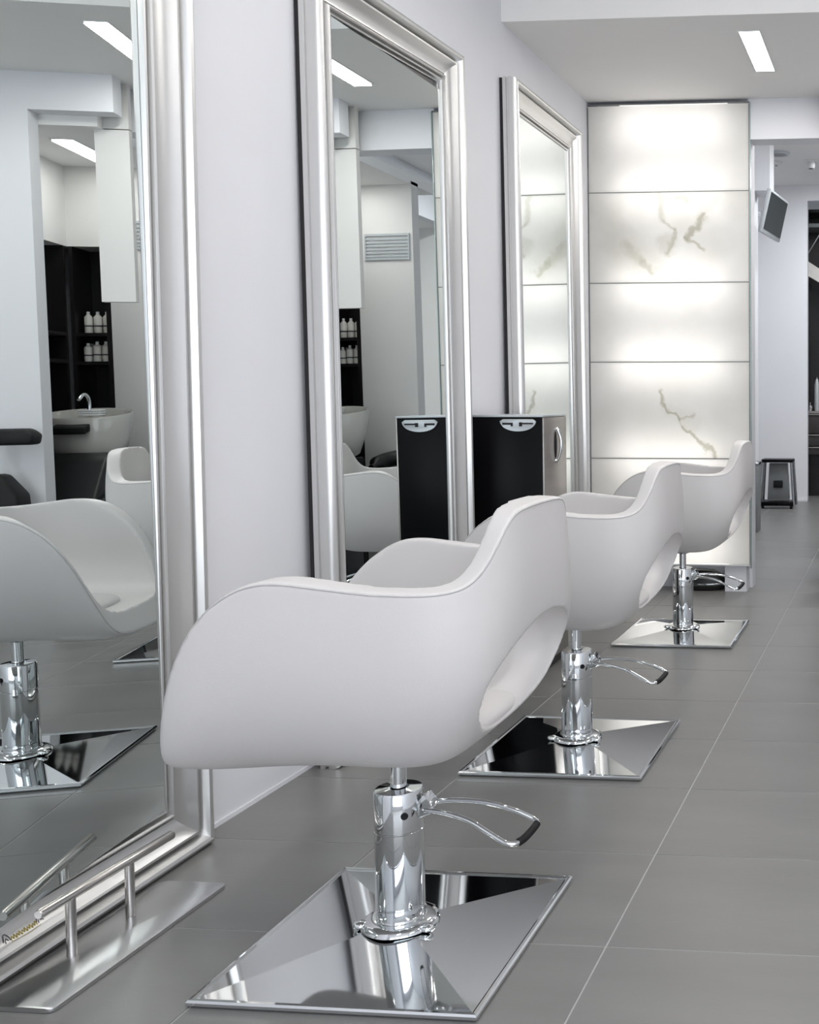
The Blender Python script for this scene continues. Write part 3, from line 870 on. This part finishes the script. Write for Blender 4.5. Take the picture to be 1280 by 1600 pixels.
for k in range(6):
    pump_bottle(.115 + .048 * (k % 3), 6.65 + .055 * (k // 3), 1.351, (.12, .12, .11, .12, .10, .11)[k], 'white bottle, %s in the %s row of the middle shelf, in the nearest mirror' % (('left', 'centre', 'right')[k % 3], ('front', 'rear')[k // 3]), 'white bottles on the shelf')
for k in range(3):
    pump_bottle(.115 + .05 * k, 6.68, 1.521, .13, 'pale bottle, %s of three on the top shelf, in the nearest mirror' % ('left', 'centre', 'right')[k], 'bottles on the top shelf')


def wash_unit(x, y, rz, label):
    """backwash seat: black lounge with a ceramic bowl behind the neck; local +y is towards the bowl"""
    t = empty('wash_unit', (x, y, 0), rz); tag(t, label, 'wash chair', 'wash units of the wash corner')
    bm = bmesh.new(); extrude_poly(bm, [(-.22, 0), (.12, 0), (.12, .60), (.02, .84), (-.06, .80), (-.22, .52)], 'x', -.22, .22, bev=.02); link('seat_body', bm, 'black_leather', t, 50)
    bm = bmesh.new()
    n = 40
    prof = [(.10, .74), (.17, .78), (.215, .90), (.235, 1.035), (.230, 1.045), (.215, 1.040), (.195, .93), (.12, .86), (0, .85)]
    lathe(bm, [(0, .74)] + prof, n, (0, .16, 0))
    for v in bm.verts: v.co.z += (v.co.y - .16) * .12; v.co.y = .16 + (v.co.y - .16) * .62
    bowl = link('basin', bm, 'ceramic', t, 50)
    bm = bmesh.new(); extrude_poly(bm, [(-.02, .93), (.03, .95), (.03, .99), (-.03, .97)], 'x', -.09, .09, bev=.008); link('neck_rest', bm, 'black_rubber', bowl, 50)
    bm = bmesh.new(); ring_tube(bm, smooth_pts([(.05, .26, 1.03), (.05, .26, 1.12), (.05, .22, 1.15), (.05, .17, 1.12)], 5), .010, 10); link('faucet', bm, 'chrome', bowl, 180)
    nbox('pedestal', 'black_lacquer', (-.15, .15, .06, .25, 0, .76), t, bev=.01)
    for s in (-1, 1):
        bm = bmesh.new(); extrude_poly(bm, [(-.22, .45), (.05, .62), (.08, .70), (-.22, .56)], 'x', s * .235 - .025, s * .235 + .025, bev=.01); link('armrest', bm, 'black_leather', t, 50)
    return t


wash_unit(0.02, 5.93, D(8), 'black wash chair with pale ceramic basin in front of the shelves, in the nearest mirror')
# black leather stool beside it
t = empty('salon_stool', (-0.275, 6.36, 0)); tag(t, 'black leather stool with a low curved backrest, seen in the middle mirror', 'stool')
bm = bmesh.new(); lathe(bm, [(0, .52), (.17, .52), (.195, .54), (.20, .58), (.185, .62), (.12, .635), (0, .64)], 36); link('seat', bm, 'black_leather', t, 50)
bm = bmesh.new(); ring_tube(bm, smooth_pts([(-.165, -.02, .68), (-.14, .10, .715), (-.06, .165, .735), (.06, .165, .735), (.14, .10, .715), (.165, -.02, .68)], 6), [.02] * 3 + [.05] * 25 + [.02] * 3, 14)
link('backrest', bm, 'black_leather', t, 60)
bm = bmesh.new(); lathe(bm, [(0, .02), (.20, .02), (.20, .03), (.03, .05), (.025, .52), (0, .52)], 32); link('pedestal', bm, 'chrome', t, 40)
bm = bmesh.new(); lathe(bm, [(0, 0), (.19, 0), (.19, .02), (0, .02)], 32); link('foot_pad', bm, 'black_rubber', t, 40)
# folded towel on the basin edge
t = empty('folded_towel', (-0.06, 6.00, 1.030), D(8)); tag(t, 'white folded towel on the basin edge, in the nearest mirror', 'towel')
for k in range(3): nbox('fold', 'white_plastic', (-.06, .06, -.03, .03, k * .012, .0115 + k * .012), t, bev=.005)
# black hair dryer stand in front of the column
t = empty('dryer_stand', (0.01, 5.36, 0)); tag(t, 'black hood dryer stand in front of the white column, left in the nearest mirror', 'hair dryer')
bm = bmesh.new(); lathe(bm, [(0, 0), (.02, 0), (.02, .02), (.012, .03), (.012, .93), (0, .93)], 16, (0.1, 0, 0)); link('pole', bm, 'black_rubber', t, 40)
bm = bmesh.new()
for k in range(5):
    a = 2 * math.pi * k / 5; ring_tube(bm, [(0.1, 0, .05), (.1 + .13 * math.cos(a), .10 * math.sin(a), .012)], .010, 8)
link('foot', bm, 'black_rubber', t, 50)
bm = bmesh.new(); extrude_poly(bm, [(-.09, .90), (.16, .90), (.16, .98), (-.06, .98), (-.10, .95)], 'y', -.05, .05, bev=.015); link('hood', bm, 'black_rubber', t, 50)
bm = bmesh.new(); extrude_poly(bm, [(.0, .42), (.18, .42), (.18, .76), (.05, .76), (-.03, .66), (-.04, .5)], 'y', -.06, .06, bev=.02); link('motor_housing', bm, 'black_rubber', t, 50)
